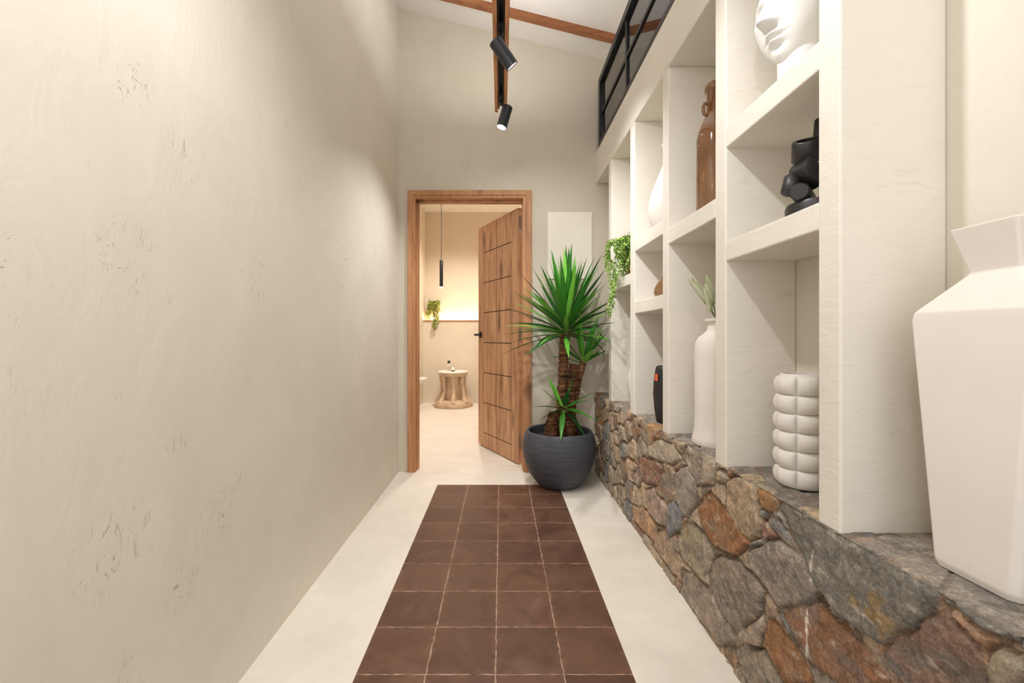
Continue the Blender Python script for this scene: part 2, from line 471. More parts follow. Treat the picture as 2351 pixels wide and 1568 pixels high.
# stone outlines on the wall face as (distance along the wall, height) in metres, with colour
def face(pts):
    out = []
    for cx, cy in pts:
        px, py = 1400+cx/2.4721, 1000+cy/2.4721
        Y = F*SX/(px-1150); out.append((Y, H-(py-775)*Y/F))
    return np.array(out)
GREY, SLATE_, TAN, BRN, ORG, RUST, PINK, BLUE = (118,112,106), (88,86,82), (146,128,108), (104,82,66), (158,104,58), (124,88,68), (144,122,106), (104,106,110)
STONES = [(face(p), c) for p, c in [
 ([(945,400),(960,365),(1010,370),(1170,465),(1420,590),(1660,735),(1840,840),(1850,880),(1800,990),(1555,1195),(1440,1150),(1270,990),(1170,870),(1090,680),(985,480)], (94, 90, 82)),
 ([(1540,1240),(1760,1010),(1860,990),(2050,1180),(2130,1430),(1980,1560),(1720,1480)], (98,72,56)),
 ([(780,655),(960,585),(1080,690),(1165,850),(1190,900),(1120,950),(1000,970),(930,955),(860,850),(800,750)], (122,110,100)),
 ([(570,720),(610,680),(730,720),(830,820),(865,880),(855,990),(740,1120),(720,1130),(640,1040),(580,900),(560,800)], (116,102,88)),
 ([(495,430),(520,350),(570,320),(640,420),(760,580),(780,610),(745,660),(690,685),(590,630),(530,540)], (152,100,58)),
 ([(640,300),(690,230),(800,250),(830,290),(820,400),(850,530),(830,580),(770,580),(700,520),(650,420)], (150,128,102)),
 ([(825,300),(880,290),(935,320),(930,420),(890,440),(830,400)], (166,116,66)),
 ([(370,560),(440,490),(500,520),(580,660),(555,790),(560,850),(490,800),(400,690),(375,620)], (136,122,100)),
 ([(210,60),(260,20),(350,50),(400,130),(360,160),(290,150),(215,120)], (148,136,118)),
 ([(400,120),(430,50),(580,60),(600,190),(580,280),(510,285),(450,200)], (144,128,110)),
 ([(150,140),(180,120),(230,140),(300,210),(290,240),(250,290),(190,270)], RUST),
 ([(195,310),(230,295),(300,370),(320,420),(310,520),(260,500),(210,430)], PINK),
 ([(370,200),(430,170),(490,260),(490,380),(440,460),(400,440),(370,330)], (128,118,106)),
 ([(890,1040),(930,1050),(1080,1250),(1140,1404),(1000,1420),(930,1290),(860,1180)], (158,104,58)),
 ([(1000,1010),(1060,970),(1190,960),(1280,1050),(1420,1200),(1530,1330),(1590,1404),(1330,1450),(1150,1290),(1060,1130)], (128,84,56)),
 ([(940,1000),(965,1000),(1010,1060),(1060,1150),(1140,1260),(1120,1270),(1040,1160)], (96,94,92)),
 ([(1205,960),(1240,970),(1320,1050),(1270,1040)], GREY),
 ([(1910,880),(1950,890),(2150,1000),(2260,1050),(2310,1140),(2220,1150),(2050,1060),(1930,950)], (104,100,92)),
 ([(2110,1280),(2200,1200),(2330,1260),(2370,1400),(2250,1480),(2150,1404)], (126,110,90)),
 ([(730,1130),(860,1010),(870,1080),(830,1190),(750,1190)], TAN),
 ([(410,750),(560,870),(620,1010),(700,1130),(680,1190),(600,1180),(480,1010),(400,900)], (124,108,92)),
 ([(690,1195),(850,1210),(950,1340),(990,1460),(820,1480),(720,1300)], (118,104,88)),
 ([(130,390),(200,420),(250,520),(250,600),(180,540),(130,470)], (164,124,88)),
 ([(250,540),(300,540),(400,700),(400,830),(320,740),(240,620)], (142,116,92)),
 ([(325,390),(360,370),(420,460),(380,540),(330,580),(310,520)], BLUE),
 ([(850,485),(880,480),(950,560),(900,600),(860,580)], RUST),
 ([(785,600),(855,575),(860,620),(790,650)], GREY),
 ([(870,462),(940,475),(1050,610),(1078,680),(990,600)], (100,100,100)),
 ([(1120,1290),(1200,1330),(1300,1400),(1330,1470),(1180,1480)], (120,110,96)),
 ([(1870,980),(1930,985),(2080,1090),(2200,1180),(2110,1230),(2040,1150)], (150,112,84)),
 ([(2270,1165),(2360,1150),(2420,1240),(2340,1240)], GREY),
 ([(205,130),(225,150),(160,300),(120,240),(150,180)], PINK),
]]
def polysd(P, U, V):
    d = np.full(U.shape, 1e9); ins = np.zeros(U.shape, bool)
    n = len(P)
    for i in range(n):
        x1, y1 = P[i]; x2, y2 = P[(i+1) % n]
        ex, ey = x2-x1, y2-y1; wx, wy = U-x1, V-y1
        t = np.clip((wx*ex+wy*ey)/(ex*ex+ey*ey+1e-12), 0, 1)
        d = np.minimum(d, np.hypot(wx-ex*t, wy-ey*t))
        c = ((y1 > V) != (y2 > V)) & (U < (x2-x1)*(V-y1)/((y2-y1) if abs(y2-y1) > 1e-9 else 1e-9)+x1)
        ins ^= c
    return np.where(ins, d, -d)
def stone_wall():
    ys = np.concatenate([np.arange(-.8, .42, .03), np.arange(.42, 1.45, .0032), np.arange(1.45, YE-.002, .0050), [YE-.002]])
    top_w = XB-.001-SX
    ss = np.concatenate([np.arange(0, ZT, .0042), ZT+np.arange(0, top_w, .0065), [ZT+top_w]])
    U, S = np.meshgrid(ys, ss, indexing='ij')
    wu = U+.010*(fbm(U, S, 22, 3)-.5)*2; wv = S+.010*(fbm(U, S, 22, 9)-.5)*2
    depth = np.full(U.shape, -1.0); sid = np.full(U.shape, -1)
    for k, (P, c) in enumerate(STONES):
        m = (U > P[:, 0].min()-.03) & (U < P[:, 0].max()+.03)
        d = polysd(P, np.where(m, wu, 99), wv)
        b = d > np.maximum(depth, 0); depth[b] = d[b]; sid[b] = k
    # filler stones (Voronoi) wherever no traced stone stands
    pts = []; tries = 0
    cand = np.stack([RNG.uniform(-.8, YE+.05, 9000), RNG.uniform(-.03, ZT+.02, 9000)], 1)
    ok = np.ones(9000, bool)
    for P_, _ in STONES: ok &= polysd(P_, cand[:, 0], cand[:, 1]) < -.012
    for y, s in cand[ok]:
        r = .055 if .5 < y < 1.65 else .088
        if all(((y-q[0])*.9)**2+((s-q[1])*1.2)**2 > r*r*q[2] for q in pts): pts.append((y, s, RNG.uniform(.25, 1.8)))
    npt_front = len(pts)
    while len(pts) < npt_front+60:
        y = RNG.uniform(-.8, YE); s = ZT+RNG.uniform(.03, top_w)
        if all(((y-q[0])*.8)**2+((s-q[1])*1.3)**2 > .009 for q in pts[npt_front:]) or tries > 30000: pts.append((y, s, 1))
        tries += 1
    P = np.array(pts)
    f1 = np.full(U.shape, 1e9); f2 = np.full(U.shape, 1e9); i1 = np.zeros(U.shape, int)
    for k in range(len(P)):
        d = np.hypot((wu-P[k, 0]), (wv-P[k, 1])*1.12)
        b = d < f1
        f2 = np.where(b, f1, np.minimum(f2, d)); i1 = np.where(b, k, i1); f1 = np.where(b, d, f1)
    fd = (f2-f1)*.5-.0035
    alld = np.full(U.shape, 1e9)
    for Pp, _ in STONES:
        m = (U > Pp[:, 0].min()-.06) & (U < Pp[:, 0].max()+.06)
        alld = np.where(m, np.minimum(alld, -polysd(Pp, np.where(m, wu, 99), wv)), alld)
    fd = np.minimum(fd, alld-.006)
    b = (sid < 0) & (fd > 0); depth[b] = fd[b]; sid[b] = 1000+i1[b]
    d = np.maximum(depth, 0)
    ids = np.where(sid < 0, 0, sid)
    rr = np.random.default_rng(5); tilt = rr.normal(0, 1, (4000, 4))
    cu = np.zeros(4000); cv = np.zeros(4000)
    for k, (Pp, _) in enumerate(STONES): cu[k], cv[k] = Pp.mean(0)
    for k in range(len(P)): cu[1000+k], cv[1000+k] = P[k, 0], P[k, 1]
    prof = np.clip(d/.007, 0, 1)**.7
    tl = (tilt[ids, 0]*(U-cu[ids])*.07+tilt[ids, 1]*(S-cv[ids])*.07)
    tl = np.clip(tl, -.006, .006)
    rough = (fbm(U, S, 30, 21)-.5)*.009+(fbm(U, S, 90, 31, 3)-.5)*.006
    deep = -.008-.016*np.clip((fbm(U, S, 9, 45)-.42)*4, 0, 1)
    h = np.where(sid >= 0, deep+prof*(.001-deep+tilt[ids, 2]*.0028)+prof*(tl+rough), deep+(fbm(U, S, 60, 41)-.5)*.007)
    h = np.minimum(h, .010); h = np.where(S < .03, np.clip(h, -.004, .003), h); h = np.where((S <= ZT) & (S > ZT-.05), np.minimum(h, .010-.007*(1-(ZT-S)/.05)), h)
    # colours
    pal = np.array([s2l(c) for c in [(150,138,122),(140,131,119),(160,142,120),(134,114,96),(164,128,94),(144,116,96),(156,140,122),(128,126,122),(168,150,128),(144,126,108),(160,144,124)]])
    cl = np.zeros((4000, 3))
    for k, (_, c) in enumerate(STONES): cl[k] = np.array(s2l(tuple(.74*q+.26*116 for q in c)))*1.62
    for k in range(len(P)): cl[1000+k] = pal[rr.integers(len(pal))]*rr.uniform(1.05, 1.4)  # filler colours lightened to stand in for spotlight on the far stones
    slt = np.array([s2l(c) for c in [(140,134,128),(126,124,122),(154,145,136),(132,128,124)]])
    for k in range(npt_front, len(P)): cl[1000+k] = slt[k % 4]
    C = cl[ids]
    rust = np.clip((fbm(U, S, 14, 51)-.52)*5, 0, 1)*np.clip(.16+.28*tilt[ids, 3], 0, .6)*(sid != 0)
    C = C*(1-rust[..., None])+np.array(s2l((162, 112, 66)))*rust[..., None]
    gy = np.clip((fbm(U*1.0, S*2.2, 16, 61)-.50)*5, 0, 1)*.6
    C = C*(1-gy[..., None])+np.array(s2l((116, 114, 110)))*gy[..., None]
    S1 = sid == 0   # lichen-yellow patches on the long dark slate
    yel = np.clip((fbm(U, S, 34, 71)-.46)*7, 0, 1)*np.clip(1-np.hypot((U-.765)/.07, (S-.47)/.055), 0, 1)**.6
    yel = np.maximum(yel, np.clip((fbm(U, S, 40, 75)-.5)*7, 0, 1)*np.clip(1-np.hypot((U-.755)/.05, (S-.385)/.03), 0, 1)**.6)
    yel = np.where(S1, yel*.8, 0)
    C = C*(1-yel[..., None])+np.array(s2l((166, 130, 66)))*yel[..., None]
    mort = np.array(s2l((128, 112, 96)))*(.7+.6*fbm(U, S, 50, 81))[..., None]
    mort = np.where((U < .80)[..., None], np.array(s2l((176, 150, 126)))*(.8+.4*fbm(U, S, 50, 81))[..., None], mort)
    org = np.clip((C[..., 0]/(C[..., 2]+1e-4)-2.2)/2.5, 0, 1)[..., None]
    C = C*(1.14-.52*org)
    C = np.where((sid < 0)[..., None], mort, C)
    quartz = np.clip((fbm(U*.6, S*1.6, 60, 85, 3)-.66)*9, 0, 1)*.55*(sid >= 0)
    C = C*(1-quartz[..., None])+np.array(s2l((196, 188, 174)))*quartz[..., None]
    mt = ((sid < 0) & (S > ZT))
    C = np.where(mt[..., None], np.array(s2l((138, 128, 118))), C)
    # thin run of white paint
    cx = .926+.006*(fbm(U*0+.3, S, 30, 91)-.5)
    wgt = (np.abs(U-cx) < .0015+.004*np.clip((fbm(U, S, 45, 95)-.42)*4, 0, 1)) & (S > .27) & (S < .51) & ((S > .44) | (S < .385))
    C = np.where(wgt[..., None], np.array(s2l((226, 216, 204))), C)
    # positions: face bends over a rounded arris into the ledge
    front = S <= ZT
    R = .014
    xx = np.where(front, SX-h, SX+(S-ZT)); zz = np.where(front, S, ZT+np.minimum(h*.35, -.0005))
    dz = np.clip(1-np.abs(S-ZT)/R, 0, 1)
    zz = zz-np.where(front, 0, dz*.004); zz = np.where(front, np.minimum(zz, ZT-.002-.004*dz), zz)
    xx = np.where(front, np.maximum(xx, SX-.014)+dz*dz*.008, np.maximum(xx, SX+.008*dz*dz))
    V = np.stack([xx, U, zz], -1).reshape(-1, 3)
    nu, ns = U.shape
    idx = np.arange(nu*ns).reshape(nu, ns)
    Fq = np.stack([idx[:-1, :-1], idx[:-1, 1:], idx[1:, 1:], idx[1:, :-1]], -1).reshape(-1, 4)
    me = bpy.data.meshes.new('wall_stone')
    me.vertices.add(len(V)); me.vertices.foreach_set('co', V.astype(np.float32).ravel())
    me.loops.add(Fq.size); me.loops.foreach_set('vertex_index', Fq.astype(np.int32).ravel())
    me.polygons.add(len(Fq)); me.polygons.foreach_set('loop_start', np.arange(0, Fq.size, 4, dtype=np.int32))
    me.update(calc_edges=True); me.validate()
    at = me.color_attributes.new('Col', 'FLOAT_COLOR', 'POINT')
    a = np.ones((len(V), 4), np.float32); a[:, :3] = C.reshape(-1, 3); at.data.foreach_set('color', a.ravel())
    o = link('wall_stone', me, m_stone, None, 180)
    tag(o, 'low fieldstone half wall with slate ledge under the shelves', kind='structure')
stone_wall()

# ------------------------------------------------------------------ track lighting
ZR = 2.42
rail = thing('track_rail', 'slim wooden ceiling rail with a black lighting track in its underside', 'track light', (0, 1.3, ZR))
r0, r1 = -.6, 2.713; cxr = -.0
def rl(name, mb, mat, sm=None):
    o = mb.build(name, mat, None, sm); rel(o, rail); return o
rl('wooden_rail', MB().box(-.0385, -.0185, r0, r1, ZR, ZR+.07, .0015).box(.0185, .0385, r0, r1-.02, ZR, ZR+.07, .0015).box(-.0185, .0185, r0, r1-.02, ZR+.045, ZR+.07), m_rail)
rl('track', MB().box(-.0184, -.0090, r0, r1-.03, ZR+.006, ZR+.045).box(.0090, .0184, r0, r1-.03, ZR+.006, ZR+.045).box(-.009, .009, r0, r1-.03, ZR+.025, ZR+.045), m_black)
for y in (.2, 2.2):
    rl('suspension_rod', MB().lathe([(0, ZR+.069), (.003, ZR+.069), (.003, 3.19), (0, 3.19)], 8, (0, y, 0)), m_black)
def spot(y, z, aim, label, lens, hx=0, top=.02):
    t = thing('spotlight', label, 'spotlight', (0, y, ZR+.006), 'spotlights on the wooden rail')
    aim = Vector(aim).normalized()
    ctr = Vector((hx, y, z))
    q = (-aim).to_track_quat('Z', 'Y').to_matrix().to_4x4()
    Mh = Matrix.Translation(ctr-t.location) @ q       # local +Z points to the back of the can
    L, R = .134, .0315
    hd = MB().lathe([(0, L/2), (R-.003, L/2), (R, L/2-.003), (R, -L/2), (R-.003, -L/2), (R-.003, -L/2+.012), (0, -L/2+.012)], 40, mat=Mh)
    hd = hd.build('lamp_head', m_dgrey, t, 40)
    le = MB().lathe([(0, -L/2+.004), (R-.0032, -L/2+.004), (R-.0032, -L/2+.0115), (0, -L/2+.0115)], 32, mat=Mh).build('lens', lens, hd)
    le['label'] = 'glowing lens'
    j = Vector((hx, 0, ctr.z-ZR-.006)) - aim*.045
    MB().box(-.012, .012, -.05, .05, -.020, -.0068, .001).build('track_adapter', m_black, t)
    MB().tube([(0, 0, -.010), (0, 0, -.026), tuple(j)], .0095, 14).build('stem', m_black, t, 40)
    return ctr+aim*(L/2+.004), aim
def lamp(name, loc, aim, power, col, size, blend, rad=.028):
    ld = bpy.data.lights.new(name, 'SPOT'); ld.energy = power; ld.color = col
    ld.spot_size = math.radians(size); ld.spot_blend = blend; ld.shadow_soft_size = rad
    o = bpy.data.objects.new(name, ld); COL.objects.link(o); o.location = loc
    o.rotation_euler = (-Vector(aim)).to_track_quat('Z', 'Y').to_euler(); return o
WARM = (1.0, .995, .985)
l1, a1 = spot(1.98, 2.306, (.616, .26, -.725), 'dark grey spotlight tilted toward the shelves, nearer one on the rail', m_lens_dim, .012)
l2, a2 = spot(2.56, 2.31, (-.277, -.047, -.94), 'dark grey spotlight pointing down with lit lens at far end of rail', m_lens, .022)
lamp('lamp_shelves', l1, a1, 29, WARM, 92, .9)
lamp('lamp_far', l2, a2, 42, WARM, 115, .8)
# rail lamps out of view above and behind the camera, some added as fill
lamp('lamp_overhead', (0, .97, 2.25), (.50, .06, -.87), 29, WARM, 112, .8)
lamp('lamp_overhead', (0, -.05, 2.25), (.52, .58, -.62), 11, WARM, 100, .8)  # added fill for the shelf sides facing the camera
lamp('lamp_overhead', (0, 1.45, 2.25), (.14, .78, -.60), 34, WARM, 78, .7)  # added to brighten the end wall and doorway
lamp('lamp_overhead', (0, .42, 2.25), (-.62, .12, -.77), 41, WARM, 125, .9)
# added unseen fill above the rail, brightening the ceiling and upper walls
ld = bpy.data.lights.new('fill_uplight', 'AREA'); ld.shape = 'RECTANGLE'; ld.size = .03; ld.size_y = 1.8; ld.energy = 10; ld.color = (1, .99, .985)
lo = bpy.data.objects.new('fill_uplight', ld); COL.objects.link(lo); lo.location = (0, 1.75, ZR+.075); lo.rotation_euler = (PI, 0, 0)

# ------------------------------------------------------------------ potted yucca
PX, PY = .384, 2.80
yk = thing('potted_yucca', 'tall yucca with spiky leaves in a round charcoal pot beside the doorway', 'plant', (PX, PY, 0))
prof = [(0, .004), (.118, .004), (.135, .012), (.165, .045), (.200, .095), (.225, .155), (.238, .215), (.241, .255), (.238, .295), (.228, .335), (.219, .356), (.213, .364), (.205, .366), (.198, .360), (.200, .335), (.205, .300), (0, .300)]
MB().lathe(prof, 80).build('pot', m_pot, yk, 50)
MB().lathe([(0, .322), (.12, .318), (.203, .310), (.203, .295), (0, .295)], 40, fn=lambda r, z, a: r*(1+.015*math.sin(5*a))).build('soil', m_soil, yk, 50)
def wx(px, z=None, Y=PY): return (px-1150)/F*Y-PX
def wz(py, Y=PY): return H-(py-775)*Y/F
def trunk(pts, rads, seed):
    rr = random.Random(seed); P = [Vector(p) for p in pts]
    path = []; rad = []
    N = 60
    for i in range(N+1):
        t = i/N*(len(P)-1); k = min(int(t), len(P)-2); f_ = t-k
        path.append(P[k].lerp(P[k+1], f_)); r_ = rads[k]*(1-f_)+rads[k+1]*f_
        rad.append(r_*(1+.10*math.sin(i*1.9)+rr.uniform(-.05, .05)))
    ph = [rr.uniform(0, 6) for _ in range(3)]
    return MB().tube(path, rad, 22, fn=lambda i, a: 1+.05*math.sin(3*a+ph[0]+i*.2)+.04*math.sin(7*a+ph[1]-i*.7)).build('trunk', m_bark, yk, 60)
trunk([(wx(1288), .02, .30), (wx(1291), .02, .55), (wx(1294), .02, .80), (wx(1297), .0, wz(768))], [.040, .034, .031, .033], 1)
trunk([(.075, .03, .30), (.075, .03, .55), (.100, .025, .70), (wx(1322), .02, wz(838))], [.045, .042, .038, .036], 2)
trunk([(wx(1322)+.0, .02, .56), (.135, .02, .69), (wx(1340), .015, wz(832))], [.020, .019, .020], 3)
trunk([(-.060, -.055, .30), (-.055, -.055, .40), (-.042, -.052, .49)], [.043, .040, .030], 4)
LP = [(0, .42), (.12, .70), (.3, .95), (.45, 1.0), (.62, .86), (.78, .58), (.9, .30), (1, .02)]
def blade(V, Fc, C, p0, d, L, w, droop, col, roll=0):
    d = Vector(d).normalized(); p0 = Vector(p0)
    side = d.cross(Vector((0, 0, 1)));
    if side.length < .05: side = Vector((1, 0, 0))
    side = (Quaternion(d, roll) @ side.normalized()); nn = side.cross(d).normalized()
    n0 = len(V)
    for t, q in LP:
        c = p0+d*L*t+Vector((0, 0, -droop*t*t))
        hw = w*q/2
        V.append(c-side*hw+nn*hw*.35); V.append(c); V.append(c+side*hw+nn*hw*.35)
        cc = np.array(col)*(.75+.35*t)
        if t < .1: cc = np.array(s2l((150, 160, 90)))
        C += [cc, cc*1.15, cc*.95]
    for i in range(len(LP)-1):
        a = n0+3*i
        Fc.append((a, a+1, a+4, a+3)); Fc.append((a+1, a+2, a+5, a+4))
GR = [s2l(c) for c in [(44, 108, 32), (66, 140, 40), (92, 166, 52), (34, 88, 34), (116, 182, 66), (54, 124, 40)]]
def crown(center, n, L, w, e0, e1, seed, group=GR, bias=(0, 0), droop=.12, hgt=.07, bright=1.0, pw=.85):
    rr = random.Random(seed); V, Fc, C = [], [], []
    for i in range(n):
        f_ = (i+.5)/n; az = i*2.39996+rr.uniform(-.25, .25)
        el = math.radians(e0+(e1-e0)*f_**pw+rr.uniform(-6, 6))
        d = Vector((math.cos(az)*math.cos(el)+bias[0], math.sin(az)*math.cos(el)+bias[1], math.sin(el)))
        p0 = Vector(center)+Vector((math.cos(az)*.012, math.sin(az)*.012, hgt*(1-f_)))
        ll = L*(1-.12*f_)*rr.uniform(.82, 1.08)
        end_y = PY+p0.y+d.normalized().y*ll; end_x = PX+p0.x+d.normalized().x*ll
        if end_y > YE-.03: d.y *= .55
        if end_x > XC-.02: d.x *= .8
        col = group[rr.randrange(len(group))]
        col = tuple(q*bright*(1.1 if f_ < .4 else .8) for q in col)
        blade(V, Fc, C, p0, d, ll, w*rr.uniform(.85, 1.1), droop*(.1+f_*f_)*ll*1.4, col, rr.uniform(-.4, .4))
    for v in V:     # leaves rest against the wall and the shelf uprights
        v.y = min(v.y, YE-.014-PY); v.x = min(v.x, XC-.012-PX)
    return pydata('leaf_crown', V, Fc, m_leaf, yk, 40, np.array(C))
crown((wx(1299), 0, wz(772)), 92, .50, .037, 87, -10, 21, droop=.14, hgt=.11, pw=1.2)
crown((wx(1341), .015, wz(836)), 18, .33, .030, 88, 22, 22, GR[1:3]+GR[4:], bias=(.12, -.08), droop=.12, hgt=.04, bright=1.1)
crown((wx(1291), -.055, wz(940)), 19, .235, .034, 72, -42, 23, GR[:4], droop=.25, hgt=.03)

# ------------------------------------------------------------------ trailing plants
def trailing(loc, label, pot_r, pot_h, strands, seed, mat_pot, cat='plant', leaf=.013, clamp=None, cols=None):
    t = thing('trailing_plant', label, cat, loc, None)
    MB().lathe([(0, 0), (pot_r*.72, 0), (pot_r*.86, pot_h*.3), (pot_r, pot_h*.75), (pot_r*.98, pot_h), (pot_r*.88, pot_h), (pot_r*.86, pot_h*.85), (0, pot_h*.85)], 36,
               fn=lambda r, z, a: r*(1+.012*math.sin(26*a))).build('pot', mat_pot, t, 50)
    rr = random.Random(seed); V, Fc, C = [], [], []
    cols = cols or [s2l(c) for c in [(150, 182, 84), (176, 202, 118), (122, 160, 62), (190, 206, 140), (104, 142, 54)]]
    for (az, out, drop, up) in strands:
        n = int((drop+out+up)/.0065)+8; ca, sa = math.cos(az), math.sin(az)
        ph = rr.uniform(0, 6)
        for i in range(n):
            s = i/n
            if s < .35:
                q = s/.35; rad_ = pot_r*.3+(out-pot_r*.3)*q; z = pot_h+up*math.sin(q*PI*.6)
                ze = z
            else:
                q = (s-.35)/.65; rad_ = out+.012*math.sin(q*7+ph); z = ze-drop*q
            c = Vector((ca*rad_+.012*math.sin(s*9+ph), sa*rad_+.012*math.cos(s*8+ph), z))
            for k in range(3):
                d = Vector((rr.gauss(0, 1), rr.gauss(0, 1), rr.gauss(-.3, .8))).normalized()
                sd = d.orthogonal().normalized(); nn = d.cross(sd)
                sd = (sd*math.cos(k*2.1)+nn*math.sin(k*2.1)); nn = d.cross(sd)
                L = leaf*rr.uniform(.8, 1.4); b0 = c+d*.003; n0 = len(V)
                V += [b0, b0+d*L*.5+sd*L*.36, b0+d*L+nn*L*.15, b0+d*L*.5-sd*L*.36]; Fc.append((n0, n0+1, n0+2, n0+3))
                cc = np.array(cols[rr.randrange(len(cols))]); C += [cc]*4
    V = [clamp(v) for v in V] if clamp else V
    pydata('foliage', V, Fc, m_trail, t, None, np.array(C))
    return t
st = []
rr = random.Random(3)
for i in range(34):
    az = PI+rr.uniform(-1.25, 1.25); st.append((az, rr.uniform(.075, .135), rr.uniform(.02, .20), rr.uniform(.03, .075)))
for az, o_, d_ in [(PI-.15, .170, .34), (PI+.1, .175, .40), (PI+.35, .165, .30), (PI-.4, .165, .26), (PI+.02, .180, .43)]: st.append((az, o_, d_, .05))
trailing((.800, 2.41, 1.3205), 'bright green trailing plant spilling from a brown pot on a shelf', .085, .15, st, 5, m_terra,
         clamp=lambda v: Vector((min(v.x, .095), max(-.150, min(.220, v.y)), max(v.z, .004) if v.x > -.125 else v.z)))
st = []
for i in range(22): st.append((rr.uniform(0, 6.3), rr.uniform(.04, .075), rr.uniform(.02, .16), rr.uniform(.05, .11)))
for az, o_, d_ in [(-PI/2+.25, .155, .40), (-PI/2+.5, .150, .30), (-PI/2+.15, .15, .36), (-PI/2-.55, .10, .20), (PI+.4, .085, .2)]: st.append((az, o_, d_, .06))
trailing((-1.02, 6.415, ZB+.001), 'yellow-green trailing plant in a pale pot on the glowing bathroom ledge', .058, .20, st, 8,
         simple('pale_pink_pot', (214, 186, 166), .6, .03), leaf=.022, clamp=lambda v: Vector((v.x, min(v.y, .055), max(v.z, .018) if v.y > -.142 else v.z)), cols=[s2l(c) for c in [(172, 178, 92), (146, 156, 76), (190, 192, 116), (124, 138, 64)]])

# ------------------------------------------------------------------ vases and ornaments
def faceted_vase():
    cx, cy = .825, .683
    t = thing('faceted_vase', 'large white faceted vase with flared square neck on the stone ledge', 'vase', (cx, cy, ZT))
    lv = [(.0, .066, .0585), (.012, .070, .0625), (.425, .0755, .097), (.440, .0735, .095), (.504, .027, .0445), (.580, .049, .057), (.580, .044, .052), (.51, .022, .039)]
    cham = .010
    V, Fc = [], []
    for z, hx_, hy_ in lv:
        c_ = cham
        for sx, sy in ((1, 1), (-1, 1), (-1, -1), (1, -1)):
            a = (sx*hx_, sy*(hy_-c_)); b_ = (sx*(hx_-c_), sy*hy_)
            for p in ((a, b_) if sx*sy > 0 else (b_, a)): V.append((p[0], p[1], z))
    for k in range(len(lv)-1):
        for i in range(8): Fc.append((k*8+i, k*8+(i+1) % 8, k*8+8+(i+1) % 8, k*8+8+i))
    Fc.append(tuple(range(7, -1, -1))); Fc.append(tuple(range((len(lv)-1)*8, len(lv)*8)))
    o = pydata('vase_body', V, Fc, m_matte, t)
    bv = o.modifiers.new('round', 'BEVEL'); bv.width = .0035; bv.segments = 3; bv.limit_method = 'ANGLE'; bv.angle_limit = math.radians(15)
    o.data.polygons.foreach_set('use_smooth', [True]*len(o.data.polygons)); o.data.set_sharp_from_angle(angle=math.radians(12))
faceted_vase()

def bubble_vase():
    cx, cy = .808, 1.135; rows, cols = 6, 6; hh = .292
    V, Fc = [], []; N, K = 128, 120
    for k in range(K+1):
        z = hh*k/K; fz = abs(math.sin(PI*rows*min(z/hh, .9999)))
        taper = .064*(1-.10*(z/hh-.35)**2)
        for i in range(N):
            a = 2*PI*i/N; fa = abs(math.sin(cols*a/2))
            r_ = taper*(.80+.25*(fz**.42)*(fa**.34))
            V.append((cx+r_*math.cos(a+.75), cy+r_*math.sin(a+.75), ZT+z))
    for k in range(K):
        for i in range(N): Fc.append((k*N+i, k*N+(i+1) % N, k*N+N+(i+1) % N, k*N+N+i))
    n0 = len(V)
    for r_, z in ((.050, hh), (.047, hh+.006), (.043, hh+.006), (.042, hh-.05)):
        for i in range(N): V.append((cx+r_*math.cos(2*PI*i/N+.75), cy+r_*math.sin(2*PI*i/N+.75), ZT+z))
    base = K*N
    for k in range(4):
        A = base if k == 0 else n0+(k-1)*N; B = n0+k*N
        for i in range(N): Fc.append((A+i, A+(i+1) % N, B+(i+1) % N, B+i))
    Fc.append(tuple(n0+3*N+i for i in range(N))); Fc.append(tuple(range(N-1, -1, -1)))
    o = pydata('bubble_vase', V, Fc, m_ceramic, None, 55)
    tag(o, 'white ceramic vase covered in rows of puffy square bubbles on the ledge', 'vase')
bubble_vase()

def vase(name, loc, prof, mat, label, n=56, fn=None, sm=50, cat='vase'):
    o = MB().lathe(prof, n, (0, 0, 0), fn).build(name, mat, None, sm); o.location = loc
    tag(o, label, cat); return o
vase('bottle_vase', (.805, 1.57, ZT), [(0, 0), (.086, 0), (.089, .006), (.086, .025), (.080, .05), (.078, .12), (.079, .34), (.076, .375), (.066, .395), (.045, .412), (.035, .425), (.033, .445), (.034, .452), (.045, .456), (.046, .464), (.036, .466), (.027, .460), (.027, .40), (0, .39)],
     m_matte, 'tall white bottle-shaped vase holding pale dried stems on the ledge')
t = thing('dried_stems', 'pale green dried leaf stems standing in the tall white bottle vase', 'dried plant', (.805, 1.57, ZT+.40))
V, Fc, C = [], [], []
rr = random.Random(9)
stemmb = MB()
for i, (dx, dy, hh, L) in enumerate([(-.055, .02, .20, .13), (-.040, -.01, .15, .12), (-.018, .015, .20, .12), (.012, -.012, .23, .12), (.03, .02, .19, .11), (-.012, -.03, .14, .10), (.02, .0, .16, .11)]):
    p1 = Vector((dx*.75, dy*.75, hh*.55+.02)); stemmb.tube([(0, 0, -.0), (dx*.12, dy*.12, .07), tuple(p1)], [.0028, .0026, .0022], 8)
    for q in range(2):
        d = Vector((dx*.9+rr.uniform(-.02, .02), dy*.9+rr.uniform(-.02, .02), .12)).normalized()
        blade(V, Fc, C, p1-d*.012*q, d, L*rr.uniform(.85, 1.05), .026, .01, s2l((196, 200, 172)) if q else s2l((172, 180, 144)), rr.uniform(-1, 1)+1.5*q)
pydata('bud_leaf', V, Fc, m_dry, t, 50, np.array(C)*1.0)
stemmb.build('stem', simple('stem_green', (120, 128, 84), .7), t, 60)

